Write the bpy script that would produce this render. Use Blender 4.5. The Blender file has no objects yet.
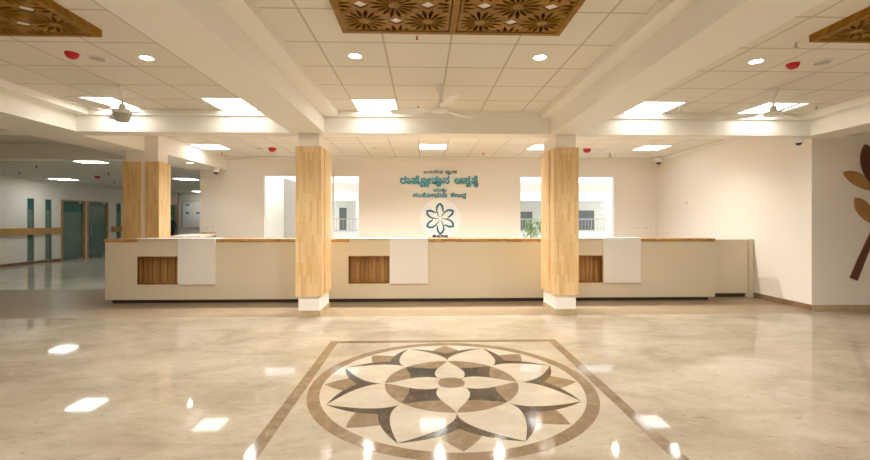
import bpy, bmesh, math, random
from mathutils import Vector, Matrix
random.seed(7)
PI = math.pi
sc = bpy.context.scene
C = sc.collection
WL = {}            # world location of every thing
# ------------------------------------------------------------------ materials
def mat(name, col, rough=.5, spec=.5, metal=0, emit=None, es=0, alpha=None, coat=0):
    m = bpy.data.materials.new(name); m.use_nodes = True
    b = m.node_tree.nodes['Principled BSDF']
    b.inputs['Base Color'].default_value = (*col, 1)
    b.inputs['Roughness'].default_value = rough
    b.inputs['Specular IOR Level'].default_value = spec
    b.inputs['Metallic'].default_value = metal
    b.inputs['Coat Weight'].default_value = coat
    if emit:
        b.inputs['Emission Color'].default_value = (*emit, 1); b.inputs['Emission Strength'].default_value = es
    return m
def nt(m): return m.node_tree, m.node_tree.nodes, m.node_tree.links, m.node_tree.nodes['Principled BSDF']
def coords(m, scale=(1,1,1), rot=(0,0,0)):
    t, n, l, b = nt(m)
    tc = n.new('ShaderNodeTexCoord'); mp = n.new('ShaderNodeMapping')
    mp.inputs['Scale'].default_value = scale; mp.inputs['Rotation'].default_value = rot
    l.new(tc.outputs['Object'], mp.inputs['Vector'])
    return mp.outputs['Vector']
def ramp(m, fac, stops):
    t, n, l, b = nt(m)
    r = n.new('ShaderNodeValToRGB'); e = r.color_ramp.elements
    while len(e) < len(stops): e.new(.5)
    for k, (p, c) in enumerate(stops):
        e[k].position = p; e[k].color = (*c, 1)
    l.new(fac, r.inputs['Fac']); return r.outputs['Color']
def noise(m, vec, scale, detail=5, rough=.6, dist=0):
    t, n, l, b = nt(m)
    x = n.new('ShaderNodeTexNoise'); x.inputs['Scale'].default_value = scale; x.inputs['Detail'].default_value = detail
    x.inputs['Roughness'].default_value = rough; x.inputs['Distortion'].default_value = dist
    l.new(vec, x.inputs['Vector']); return x.outputs['Fac']
def mix(m, f, a, b_, mode='MIX'):
    t, n, l, b = nt(m)
    x = n.new('ShaderNodeMix'); x.data_type = 'RGBA'; x.blend_type = mode
    for s, v in ((0, f), (6, a), (7, b_)):
        if isinstance(v, (int, float)): x.inputs[s].default_value = v
        elif isinstance(v, tuple): x.inputs[s].default_value = (*v, 1)
        else: l.new(v, x.inputs[s])
    return x.outputs[2]
def setc(m, c):
    t, n, l, b = nt(m); l.new(c, b.inputs['Base Color'])

def marble(name, base, light, dark, scale=1., rough=.07, veins=.5):
    m = mat(name, base, rough, .5)
    v = coords(m, (.7*scale, 1.25*scale, 1), (0, 0, .35))
    big = noise(m, v, 1.5, 10, .68, .5)
    c = ramp(m, big, [(.30, dark), (.5, base), (.72, light)])
    v2 = coords(m, (1.6*scale, 4.0*scale, 1), (0, 0, .45))
    fine = noise(m, v2, 6, 10, .75, 1.0)
    f2 = ramp(m, fine, [(.0, (1, 1, 1)), (.36, (1, 1, 1)), (.44, (0, 0, 0)), (.5, (0, 0, 0))])
    mm = m.node_tree.nodes.new('ShaderNodeMath'); mm.operation = 'MULTIPLY'; mm.inputs[1].default_value = veins
    m.node_tree.links.new(f2, mm.inputs[0])
    lf = ramp(m, noise(m, coords(m, (1.2*scale, 2.4*scale, 1), (0, 0, .5)), 3.2, 8, .7, .6), [(.56, (0, 0, 0)), (.72, (.5, .5, .5))])
    c = mix(m, lf, c, light)
    setc(m, mix(m, mm.outputs[0], c, tuple(x*.72 for x in dark)))
    m.node_tree.nodes['Principled BSDF'].inputs['Specular IOR Level'].default_value = .22
    return m
def emperador(name, base, light, dark):
    m = mat(name, base, .08)
    v = coords(m, (1, 1, 1))
    c = ramp(m, noise(m, v, 7, 8, .7, .8), [(.3, dark), (.52, base), (.75, light)])
    vo = m.node_tree.nodes.new('ShaderNodeTexVoronoi'); vo.feature = 'DISTANCE_TO_EDGE'; vo.inputs['Scale'].default_value = 9
    w = noise(m, v, 5, 4)
    ad = m.node_tree.nodes.new('ShaderNodeVectorMath'); ad.operation = 'ADD'
    m.node_tree.links.new(v, ad.inputs[0]); m.node_tree.links.new(w, ad.inputs[1])
    m.node_tree.links.new(ad.outputs[0], vo.inputs['Vector'])
    vf = ramp(m, vo.outputs['Distance'], [(0, (.55, .55, .55)), (.035, (0, 0, 0))])
    setc(m, mix(m, vf, c, light)); return m
def strips(name, c1, c2, c3, bw=.5, rh=.045, axis='z', rough=.35, grain=.25):
    """butcher-block timber; axis: direction the staves run"""
    m = mat(name, c1, rough)
    t, n, l, b = nt(m)
    tc = n.new('ShaderNodeTexCoord'); sp = n.new('ShaderNodeSeparateXYZ'); l.new(tc.outputs['Object'], sp.inputs[0])
    ad = n.new('ShaderNodeMath'); ad.operation = 'ADD'; cb = n.new('ShaderNodeCombineXYZ')
    if axis == 'z':
        l.new(sp.outputs[0], ad.inputs[0]); l.new(sp.outputs[1], ad.inputs[1]); l.new(sp.outputs[2], cb.inputs[0])
    else:
        l.new(sp.outputs[1], ad.inputs[0]); l.new(sp.outputs[2], ad.inputs[1]); l.new(sp.outputs[0], cb.inputs[0])
    l.new(ad.outputs[0], cb.inputs[1])
    br = n.new('ShaderNodeTexBrick'); l.new(cb.outputs[0], br.inputs['Vector'])
    br.inputs['Scale'].default_value = 1; br.inputs['Mortar Size'].default_value = .0004; br.inputs['Bias'].default_value = 0
    br.inputs['Brick Width'].default_value = bw; br.inputs['Row Height'].default_value = rh
    br.inputs['Color1'].default_value = (0, 0, 0, 1); br.inputs['Color2'].default_value = (1, 1, 1, 1); br.inputs['Mortar'].default_value = (.3, .3, .3, 1)
    br.offset = .37; br.offset_frequency = 2
    col = ramp(m, br.outputs['Color'], [(0, c2), (.5, c1), (1, c3)])
    mp = n.new('ShaderNodeMapping'); mp.inputs['Scale'].default_value = (1.5, 40, 1); l.new(cb.outputs[0], mp.inputs['Vector'])
    g = noise(m, mp.outputs[0], 1.5, 5, .6, .4)
    gf = ramp(m, g, [(.3, (grain,)*3), (.6, (0, 0, 0))])
    setc(m, mix(m, gf, col, tuple(x*.55 for x in c2)))
    return m

M = {}
M['wall'] = mat('warm white paint', (.87, .825, .76), .6, .3)
M['beam'] = mat('white gypsum paint', (.88, .86, .79), .55, .3)
M['white'] = mat('white enamel', (.85, .84, .82), .35)
M['marble'] = marble('cream polished marble', (.385, .325, .238), (.49, .425, .33), (.28, .228, .158), 1, .045, .6)
M['marble_cream'] = marble('cream inlay marble', (.46, .395, .30), (.53, .465, .365), (.385, .32, .23), 1.6, .05, .25)
M['marble_grey'] = marble('pale grey green marble', (.64, .61, .54), (.72, .69, .62), (.54, .51, .44), .8, .07, .3)
M['brown'] = emperador('brown marble', (.205, .14, .08), (.31, .23, .145), (.14, .092, .05))
M['darkbrown'] = emperador('dark brown marble', (.058, .042, .030), (.115, .085, .062), (.03, .022, .016))
M['skirt_stone'] = marble('cream stone skirting', (.52, .40, .24), (.60, .48, .31), (.40, .29, .16), 3, .2, .4)
M['oak'] = strips('light oak staves', (.74, .51, .245), (.66, .42, .175), (.80, .59, .32), .30, .032, 'z', .35, .18)
M['ledge_wood'] = strips('oak ledge', (.50, .27, .085), (.33, .16, .045), (.62, .37, .14), .09, .03, 'x', .35)
M['niche_wood'] = strips('niche slat timber', (.42, .21, .06), (.30, .14, .035), (.50, .27, .09), 3.0, .07, 'z', .4, .4)
M['rail_wood'] = strips('handrail timber', (.52, .29, .10), (.45, .24, .07), (.60, .36, .15), .6, .06, 'x', .35)
M['carved'] = strips('carved brown timber', (.30, .145, .012), (.25, .12, .010), (.36, .185, .02), .8, .05, 'x', .4, .2)
M['carved'].node_tree.nodes['Principled BSDF'].inputs['Specular IOR Level'].default_value = .15
M['plinth'] = mat('dark plinth', (.05, .035, .02), .5)
M['metal'] = mat('brushed steel', (.55, .54, .52), .3, .5, .9)
M['black'] = mat('black plastic', (.02, .02, .022), .3)
M['red'] = mat('red plastic', (.55, .01, .01), .35)
M['greyplast'] = mat('grey plastic', (.48, .46, .42), .5)
M['teal'] = mat('teal acrylic', (.05, .36, .50), .3)
M['deepteal'] = mat('deep teal acrylic', (.015, .15, .23), .3)
M['gold_leaf'] = strips('golden brown veneer', (.42, .21, .06), (.38, .18, .045), (.47, .25, .08), 1, .2, 'x', .35)
M['maroon'] = strips('maroon veneer', (.10, .025, .012), (.08, .018, .01), (.13, .035, .018), 1, .2, 'x', .35)
M['panel_white'] = mat('white laminate', (.80, .765, .71), .35)
# beige laminate with a fine linen weave
m = mat('beige linen laminate', (.60, .485, .345), .42)
w = m.node_tree.nodes.new('ShaderNodeTexWave'); w.wave_type = 'BANDS'; w.bands_direction = 'Z'; w.inputs['Scale'].default_value = 22
w.inputs['Distortion'].default_value = 1.2; w.inputs['Detail'].default_value = 2
m.node_tree.links.new(coords(m), w.inputs['Vector'])
setc(m, ramp(m, w.outputs['Fac'], [(0, (.66, .575, .42)), (1, (.72, .63, .47))])); M['laminate'] = m
# suspended ceiling tiles: 0.6 m grid of T bars
def tile_mat(name, col, bar):
    m = mat(name, col, .85, .1)
    t, n, l, b = nt(m)
    br = n.new('ShaderNodeTexBrick'); l.new(coords(m), br.inputs['Vector'])
    br.offset = 0; br.inputs['Scale'].default_value = 1; br.inputs['Brick Width'].default_value = .6; br.inputs['Row Height'].default_value = .6
    br.inputs['Mortar Size'].default_value = .011; br.inputs['Mortar Smooth'].default_value = .25
    br.inputs['Color1'].default_value = (*col, 1); br.inputs['Color2'].default_value = (*[x*.985 for x in col], 1)
    br.inputs['Mortar'].default_value = (*bar, 1)
    setc(m, br.outputs['Color']); return m
M['tile'] = tile_mat('mineral ceiling tile', (.80, .765, .68), (.55, .50, .41))
M['tile_cool'] = tile_mat('grey ceiling tile', (.74, .72, .66), (.50, .49, .44))
# wood-look plank floor
m = mat('plank floor', (.4, .27, .16), .32)
t, n, l, b = nt(m)
br = n.new('ShaderNodeTexBrick'); l.new(coords(m), br.inputs['Vector']); br.offset = .41
br.inputs['Scale'].default_value = 1; br.inputs['Brick Width'].default_value = 1.2; br.inputs['Row Height'].default_value = .2
br.inputs['Mortar Size'].default_value = .002; br.inputs['Color1'].default_value = (0, 0, 0, 1); br.inputs['Color2'].default_value = (1, 1, 1, 1)
br.inputs['Mortar'].default_value = (.2, .2, .2, 1)
c = ramp(m, br.outputs['Color'], [(0, (.30, .225, .145)), (1, (.38, .29, .19))])
g = noise(m, coords(m, (1.2, 14, 1)), 2.2, 7, .65, .8)
gf = ramp(m, g, [(.35, (.6, .6, .6)), (.6, (0, 0, 0))])
setc(m, mix(m, gf, c, (.20, .14, .085))); M['planks'] = m
# lamps
M['lamp'] = mat('lit diffuser', (.9, .9, .9), .5, .2, 0, (1, .965, .91), 3.2)
M['lamp_fill'] = mat('lit diffuser of unseen fill panels', (.9, .9, .9), .5, .2, 0, (1, .965, .91), 8)  # for unseen fill panels, brighter than the visible ones
M['lamp_far'] = mat('lit diffuser cool', (.9, .9, .9), .5, .2, 0, (.97, 1, .94), 7)
M['lamp_down'] = mat('lit downlight', (.9, .9, .9), .5, .2, 0, (1, .96, .9), 10)
def glass_mat(name, tint, trans, rough=.05):
    m = bpy.data.materials.new(name); m.use_nodes = True
    n = m.node_tree.nodes; l = m.node_tree.links
    for x in list(n):
        if x.type == 'BSDF_PRINCIPLED': n.remove(x)
    out = [x for x in n if x.type == 'OUTPUT_MATERIAL'][0]
    tr = n.new('ShaderNodeBsdfTransparent'); tr.inputs[0].default_value = (*tint, 1)
    gl = n.new('ShaderNodeBsdfGlossy'); gl.inputs['Roughness'].default_value = rough
    mx = n.new('ShaderNodeMixShader'); mx.inputs[0].default_value = 1-trans
    l.new(tr.outputs[0], mx.inputs[1]); l.new(gl.outputs[0], mx.inputs[2]); l.new(mx.outputs[0], out.inputs[0])
    return m
M['glass'] = glass_mat('clear window glass', (.97, .98, .97), .95)
# frosted teal glass
m = mat('frosted teal glass', (.10, .20, .18), .22)
b = m.node_tree.nodes['Principled BSDF']; b.inputs['Alpha'].default_value = .82
v = coords(m); setc(m, ramp(m, noise(m, v, .9, 3), [(.3, (.12, .21, .19)), (.7, (.24, .35, .31))])); M['frost'] = m
M['teal_film'] = mat('teal film on glass', (.03, .14, .13), .2)
M['door_leaf'] = mat('teal door leaf', (.03, .22, .21), .4)

# ------------------------------------------------------------------ mesh helpers
def bx(bm, x0, x1, y0, y1, z0, z1):
    v = [bm.verts.new(p) for p in ((x0,y0,z0),(x1,y0,z0),(x1,y1,z0),(x0,y1,z0),(x0,y0,z1),(x1,y0,z1),(x1,y1,z1),(x0,y1,z1))]
    for f in ((3,2,1,0),(4,5,6,7),(0,1,5,4),(1,2,6,5),(2,3,7,6),(3,0,4,7)): bm.faces.new([v[i] for i in f])
    return bm
def box(*a): return bx(bmesh.new(), *a)
def boxes(*L):
    bm = bmesh.new()
    for a in L: bx(bm, *a)
    return bm
def lathe(bm, cx, cy, prof, n=24, cap=True):
    """prof: list of (r, z) revolved about a vertical axis"""
    rings = []
    for r, z in prof:
        rings.append([bm.verts.new((cx+r*math.cos(2*PI*k/n), cy+r*math.sin(2*PI*k/n), z)) for k in range(n)])
    for a, b in zip(rings, rings[1:]):
        for k in range(n):
            bm.faces.new((a[k], a[(k+1) % n], b[(k+1) % n], b[k]))
    if cap:
        bm.faces.new(rings[0][::-1]); bm.faces.new(rings[-1])
    bmesh.ops.recalc_face_normals(bm, faces=bm.faces[:])
    return bm
def tube(bm, pts, r, n=8):
    prev = None; rings = []
    for i, p in enumerate(pts):
        p = Vector(p); d = (Vector(pts[min(i+1, len(pts)-1)]) - Vector(pts[max(i-1, 0)])).normalized()
        u = d.cross(Vector((0, 0, 1)) if abs(d.z) < .9 else Vector((1, 0, 0))).normalized(); w = d.cross(u)
        rr = r[i] if isinstance(r, (list, tuple)) else r
        rings.append([bm.verts.new(p + u*rr*math.cos(2*PI*k/n) + w*rr*math.sin(2*PI*k/n)) for k in range(n)])
    for a, b in zip(rings, rings[1:]):
        for k in range(n): bm.faces.new((a[k], a[(k+1) % n], b[(k+1) % n], b[k]))
    bm.faces.new(rings[0][::-1]); bm.faces.new(rings[-1])
    bmesh.ops.recalc_face_normals(bm, faces=bm.faces[:])
    return bm
def prism_y(bm, pts, y0, y1):
    """polygon in XZ extruded along Y"""
    a = [bm.verts.new((x, y0, z)) for x, z in pts]; b = [bm.verts.new((x, y1, z)) for x, z in pts]
    bm.faces.new(a); bm.faces.new(b[::-1]); k = len(pts)
    for i in range(k): bm.faces.new((a[i], b[i], b[(i+1) % k], a[(i+1) % k]))
    bmesh.ops.recalc_face_normals(bm, faces=bm.faces[:])
    return bm
def prism_z(bm, pts, z0, z1, mi=0):
    a = [bm.verts.new((x, y, z0)) for x, y in pts]; b = [bm.verts.new((x, y, z1)) for x, y in pts]
    fs = [bm.faces.new(a[::-1]), bm.faces.new(b)]; k = len(pts)
    for i in range(k): fs.append(bm.faces.new((a[i], a[(i+1) % k], b[(i+1) % k], b[i])))
    for f in fs: f.material_index = mi
    bmesh.ops.recalc_face_normals(bm, faces=fs)
    return bm
def obj(name, bm, m, parent=None, origin=None, bevel=0, smooth=False, label=None):
    o_ = Vector(origin) if origin else (WL[parent.name] if parent else Vector((0, 0, 0)))
    if bevel:
        bmesh.ops.bevel(bm, geom=bm.edges[:], offset=bevel, segments=2, affect='EDGES', profile=.6)
    bmesh.ops.translate(bm, verts=bm.verts[:], vec=-o_)
    me = bpy.data.meshes.new(name); bm.to_mesh(me); bm.free()
    for x in (m if isinstance(m, list) else [m]): me.materials.append(x)
    if smooth:
        for p in me.polygons: p.use_smooth = True
        me.set_sharp_from_angle(angle=math.radians(40))
    o = bpy.data.objects.new(name, me); C.objects.link(o)
    if parent: o.parent = parent
    else: o.location = o_
    WL[o.name] = o_.copy()
    if label: o['label'] = label
    return o
def tag(o, label, cat, group=None):
    o['label'] = label; o['category'] = cat
    if group: o['group'] = group
    return o
def thing(name, label, cat, loc=(0, 0, 0), group=None):
    o = bpy.data.objects.new(name, None); C.objects.link(o); o.location = loc; o.empty_display_size = .1
    WL[o.name] = Vector(loc); return tag(o, label, cat, group)
def struct(name, bm, m, origin=None):
    o = obj(name, bm, m, None, origin); o['kind'] = 'structure'; return o
def dup(root, loc, label, group=None, rotz=0, names=None):
    r = root.copy(); C.objects.link(r); r.location = loc; r.rotation_euler = (0, 0, rotz); r['label'] = label
    if group: r['group'] = group
    for ch in list(root.children):
        c_ = ch.copy(); C.objects.link(c_); c_.parent = r
        for g_ in list(ch.children):
            d = g_.copy(); C.objects.link(d); d.parent = c_
    WL[r.name] = Vector(loc)
    return r
def holes_wall(axis, a0, a1, z0, z1, t0, t1, holes):
    """slab spanning a0..a1 along axis ('x' or 'y'), thickness t0..t1 on the other, with openings (a0,a1,z0,z1)"""
    bm = bmesh.new()
    br_ = sorted({a0, a1, *[h for H in holes for h in H[:2]]})
    for p, q in zip(br_, br_[1:]):
        cuts = sorted([(H[2], H[3]) for H in holes if H[0] <= p+1e-6 and H[1] >= q-1e-6])
        z = z0
        for c0, c1 in cuts + [(z1, z1)]:
            if c0 > z+1e-6:
                bx(bm, *((p, q, t0, t1) if axis == 'x' else (t0, t1, p, q)), z, c0)
            z = max(z, c1)
    return bm

# ------------------------------------------------------------------ key numbers
CZ, BZ, LZ = 3.01, 2.69, 2.925     # tile ceiling, beam soffit, stepped ledge
YB0, YB1 = 6.24, 6.54              # cross beam
YBK = 10.83                        # wall behind the counter
XR = 6.085                           # right wall
XL = -12.7                         # far left wall
YN = -4.0                          # behind the camera
YF = 20.5

# ------------------------------------------------------------------ floor
struct('floor', box(XL, 9.0, YN, YB0, -.05, 0), M['marble'])
struct('floor', box(XL, XR, YB0, 8.85, -.05, 0), M['planks'], (0, YB0, 0))
struct('floor', box(XL, -5.6, 8.85, YF, -.05, 0), M['marble_grey'])
struct('floor', box(-5.6, XR, 8.85, YBK, -.05, 0), M['planks'], (0, YB0, 0))
struct('floor', box(XR, 9.0, YB0, 6.44, -.05, 0), M['marble'])

# ------------------------------------------------------------------ ceiling
def ceil(x0, x1, y0, y1, z, ox, oy, m): struct('ceiling', box(x0, x1, y0, y1, z, z+.04), m, (ox, oy, z))
ceil(-1.235, 1.74, YN, 6.20, CZ, .254, 3.232, M['tile'])           # centre bay
ceil(-4.78, -2.12, YN, 6.20, CZ, -2.4, 3.30, M['tile'])            # left bay
ceil(2.56, 5.72, YN, 6.20, CZ, 3.07, 3.25, M['tile'])              # right bay
ceil(-5.12, XR, YB1, YBK, CZ, -.07, 8.85, M['tile'])               # above the counter
ceil(XL, -5.9, YN, 9.05, CZ, -6.0, 3.3, M['tile_cool'])
ceil(XL, -5.6, 9.35, YF, 2.75, -7.4, 10.5, M['tile_cool'])
ceil(6.4, 9.0, YN, YB0, CZ, 6.5, 3.3, M['tile'])
# beams and stepped ledges, all plastered
tn = [0]
def trim(bm, m=None):
    tn[0] += 1; return struct('trim_%d' % tn[0], bm, m or M['beam'])
trim(box(XL, 9.0, YB0, YB1, BZ, CZ+.04))                            # cross beam over the columns
trim(box(-1.92, -1.435, YN, YB0, BZ, CZ+.04))
trim(box(1.90, 2.36, YN, YB0, BZ, CZ+.04))
trim(box(-5.9, -4.97, YN, YB0, BZ, CZ+.04))
trim(box(5.88, 6.4, YN, YB0, BZ, CZ+.04))
trim(boxes((-5.9, -5.12, YB1, 7.99, BZ, CZ+.04), (-5.9, -4.93, 7.99, YBK, BZ, CZ+.04)))
trim(box(XL, -5.9, 9.05, 9.35, BZ, CZ+.04))
def ledge(x0, x1, e0, e1):   # x0,x1 tile edges; e0,e1 beam faces
    trim(boxes((e0, x0, YN, YB0, LZ, CZ+.04), (x1, e1, YN, YB0, LZ, CZ+.04), (x0, x1, 6.20, YB0, LZ, CZ+.04)))
ledge(-1.235, 1.74, -1.435, 1.90); ledge(-4.78, -2.12, -4.97, -1.92); ledge(2.56, 5.72, 2.36, 5.88)
trim(box(-5.4, XR, 10.72, YBK, 2.965, CZ))                          # cornice behind the counter
trim(box(XR-.09, XR, YB1, 10.72, 2.965, CZ))

# ------------------------------------------------------------------ walls
W1 = (-4.03, -1.588); W2 = (2.49, 4.99); WZ = (.75, 2.57)
struct('wall_back', holes_wall('x', -5.6, XR, 0, CZ+.04, YBK, YBK+.2, [(*W1, *WZ), (*W2, *WZ)]), M['wall'])
struct('wall_right', box(XR, XR+.2, 6.64, YBK+.2, 0, CZ+.04), M['wall'])
struct('wall_front', box(XR, 9.0, 6.44, 6.64, 0, CZ+.04), M['wall'])
struct('wall_right', box(9.0, 9.2, YN, 6.64, 0, CZ+.04), M['wall'])
struct('wall_rear', box(XL, 9.2, YN-.2, YN, 0, CZ+.04), M['wall'])
d1 = (15.305, 16.276); d2 = (16.466, 17.435); sl = [(13.984, 14.229), (14.633, 14.883), (17.936, 18.228), (18.8, 19.1)]
struct('wall_left', holes_wall('y', YN, YF, 0, CZ+.04, XL-.2, XL, [(*d1, 0, 2.14), (*d2, 0, 2.13)] + [(*s, .092, 2.14) for s in sl]), M['wall'])
struct('wall_far', box(XL-.2, -5.4, YF, YF+.2, 0, CZ+.04), M['wall'])
struct('wall_far', box(-5.6, -5.4, YBK+.2, YF, 0, CZ+.04), M['wall'])
# dim rooms behind the frosted glass
struct('wall_left', boxes((XL-2.6, XL-2.5, 12, YF, 0, 2.9), (XL-2.5, XL-.2, 12, 12.1, 0, 2.9), (XL-2.5, XL-.2, YF-.1, YF, 0, 2.9),
       (XL-2.5, XL-.2, 12, YF, 2.8, 2.9), ), M['wall'])
struct('floor', box(XL-2.5, XL, 12, YF, -.05, 0), M['marble_grey'])
# skirtings
def base(name, bm, m): o = struct(name, bm, m); return o
wk = strips('dark wood skirting', (.27, .17, .09), (.22, .13, .06), (.32, .20, .11), 1.2, .2, 'x', .35)
base('baseboard_right', box(XR-.012, XR, 6.44, YBK, 0, .09), wk)
base('baseboard_front', box(XR, 9.0, 6.428, 6.44, 0, .085), M['skirt_stone'])
for a_, b_ in ((YN, 15.25), (17.5, YF)):
    base('baseboard_left', box(XL, XL+.012, a_, b_, 0, .09), wk)
base('baseboard_far', box(-11.68, -5.6, YF-.012, YF, 0, .09), wk)

# ------------------------------------------------------------------ windows of the back wall
for n_, (w0, w1), mull in ((1, W1, (-3.16, -2.27)), (2, W2, ())):
    fr = .035
    bm = boxes((w0, w0+fr, YBK-.01, YBK+.08, WZ[0], WZ[1]), (w1-fr, w1, YBK-.01, YBK+.08, WZ[0], WZ[1]),
               (w0+fr, w1-fr, YBK-.01, YBK+.08, WZ[1]-fr, WZ[1]), (w0+fr, w1-fr, YBK-.01, YBK+.08, WZ[0], WZ[0]+fr))
    for q in mull: bx(bm, q-.02, q+.02, YBK, YBK+.07, WZ[0]+fr, WZ[1]-fr)
    wo = struct('window_%d' % n_, bm, M['white'])
    obj('window_pane', box(w0+fr, w1-fr, YBK+.03, YBK+.038, WZ[0]+fr, WZ[1]-fr), M['glass'], wo, (0, 0, 0))
    obj('window_sill', box(w0-.04, w1+.04, YBK-.06, YBK+.1, WZ[0]-.03, WZ[0]), M['white'], wo, (0, 0, 0))

# ------------------------------------------------------------------ left wall glazing
for k, (a_, b_) in enumerate(sl):
    so = struct('window_%d' % (3+k), boxes((XL-.06, XL+.006, a_, a_+.018, .092, 2.14), (XL-.06, XL+.006, b_-.018, b_, .07, 2.14),
                (XL-.06, XL+.006, a_, b_, 2.122, 2.14), (XL-.06, XL+.006, a_, b_, .092, .11)), M['metal'])
    obj('frosted_pane', box(XL-.04, XL-.028, a_+.018, b_-.018, .11, 1.78), M['frost'], so, (0, 0, 0))
    obj('clear_strip', box(XL-.04, XL-.028, a_+.018, b_-.018, 1.78, 2.122), M['teal_film'], so, (0, 0, 0))
for k, (a_, b_) in enumerate((d1, d2)):
    do = struct('door_%d' % (1+k), boxes((XL-.12, XL+.02, a_-.05, a_+.02, 0, 2.16), (XL-.12, XL+.02, b_-.02, b_+.05, 0, 2.16),
                (XL-.12, XL+.02, a_+.02, b_-.02, 2.12, 2.16)), M['rail_wood'])
    z_ = (.004, 1.72) if k == 0 else (.004, 1.98)
    obj('glass_leaf', box(XL-.045, XL-.033, a_+.025, b_-.025, *z_), M['frost'], do, (0, 0, 0))
    obj('glass_leaf', box(XL-.045, XL-.033, a_+.025, b_-.025, z_[1], 2.11), M['teal_film'], do, (0, 0, 0))
    bm = bmesh.new(); hy = a_+.09
    tube(bm, [(XL+.04, hy, .85), (XL+.04, hy, 1.25)], .012)
    tube(bm, [(XL-.035, hy, .9), (XL+.04, hy, .9)], .008); tube(bm, [(XL-.035, hy, 1.2), (XL+.04, hy, 1.2)], .008)
    obj('door_handle', bm, M['metal'], do, (0, 0, 0))
    obj('patch_fitting', boxes((XL-.055, XL-.02, b_-.2, b_-.03, .01, .06), (XL-.055, XL-.02, b_-.2, b_-.03, 2.06, 2.115)), M['metal'], do, (0, 0, 0))
for a_, b_, lab in ((11.0, 15.24, 'long wooden handrail board on the far left wall before the teal glass doors'),
                    (17.62, 19.6, 'short wooden handrail board on the far left wall beyond the teal glass doors')):
    t_ = thing('handrail', lab, 'handrail', (XL, a_, .95), 'wooden wall handrails')
    obj('rail_board', box(XL+.035, XL+.075, a_, b_, .96, 1.17), M['rail_wood'], t_, bevel=.006)
    for k in range(4):
        y_ = a_ + .2 + k*(b_-a_-.4)/3
        obj('bracket', box(XL, XL+.035, y_-.03, y_+.03, 1.03, 1.10), M['metal'], t_)
M['rail_wood'].node_tree.nodes

# ------------------------------------------------------------------ medallion inlaid in the floor
MX, MY = .25, 3.65
med = bmesh.new()
def put(pts, lv, mi, ang=0, mirror=False):
    """pts: (axial, lateral) polygon about the medallion centre"""
    c_, s_ = math.cos(ang), math.sin(ang)
    P = [(MX + a*c_ - (-b if mirror else b)*s_, MY + a*s_ + (-b if mirror else b)*c_) for a, b in pts]
    ar = sum(P[i][0]*P[(i+1) % len(P)][1]-P[(i+1) % len(P)][0]*P[i][1] for i in range(len(P)))
    if ar < 0: P = P[::-1]
    z = .0006*(lv+1)
    prism_z(med, P, 0.0001, z, mi)
def qb(p0, p1, p2, n=12):
    return [((1-t)**2*p0[0]+2*t*(1-t)*p1[0]+t*t*p2[0], (1-t)**2*p0[1]+2*t*(1-t)*p1[1]+t*t*p2[1]) for t in [i/n for i in range(n+1)]]
def circ(r, n=128, cx=0, cy=0): return [(cx+r*math.cos(2*PI*k/n), cy+r*math.sin(2*PI*k/n)) for k in range(n)]
def ringp(r0, r1, lv, mi, n=128):
    for k in range(n):
        a, b = 2*PI*k/n, 2*PI*(k+1)/n
        put([(r0*math.cos(a), r0*math.sin(a)), (r1*math.cos(a), r1*math.sin(a)), (r1*math.cos(b), r1*math.sin(b)), (r0*math.cos(b), r0*math.sin(b))], lv, mi)
h, bw = 1.315, .092          # square border
for a in range(4):
    put([(h-bw, -h+bw), (h, -h), (h, h), (h-bw, h-bw)], 0, 1, a*PI/2)
put(circ(1.105), 0, 0)
ringp(1.10, 1.197, 1, 1)
D8 = PI/8
for k in range(8):
    a = k*PI/4
    side = [(.55, .26), (.75, .215)] + [(.914, .135), (.97, .10), (1.03, .055), (1.088, 0)]
    put(side + [(x, -y) for x, y in side[::-1][1:]], 1, 1, a)                     # brown leaf behind
for k in range(8):
    a = D8 + k*PI/4
    out = [(.50, .207), (.745, .309)] + qb((.745, .309), (.93, .225), (1.062, 0), 12)[1:]
    put(out + [(x, -y) for x, y in out[::-1][1:]], 2+.0, 2, a)                    # dark marble leaf
for k in range(8):
    a = D8 + k*PI/4
    out = [(.40, .165), (.527, .218)] + qb((.527, .218), (.72, .305), (1.06, 0), 16)[1:]
    put(out + [(x, -y) for x, y in out[::-1][1:]], 3, 0, a)                       # cream leaf
put(circ(.57), 4, 1)
put([(.405, -.39), (.36, -.2), (.36, .2), (.405, .39), (.39, .405), (.2, .36), (-.2, .36), (-.39, .405),
     (-.405, .39), (-.36, .2), (-.36, -.2), (-.405, -.39), (-.39, -.405), (-.2, -.36), (.2, -.36), (.39, -.405)], 5, 2)
ptl = [(0, .02), (.08, .095), (.14, .125), (.21, .138), (.28, .13), (.35, .106), (.43, .066), (.5, .028), (.57, 0)]
for k in range(4):
    put(ptl + [(x, -y) for x, y in ptl[::-1][1:]], 6, 0, k*PI/2)
put(circ(.116, 48), 7, 1)
o = obj('floor_medallion', med, [M['marble_cream'], M['brown'], M['darkbrown']], None, (MX, MY, 0))
tag(o, 'round flower medallion of cream and brown marble in a square border, set in the floor', 'floor inlay')

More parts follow.
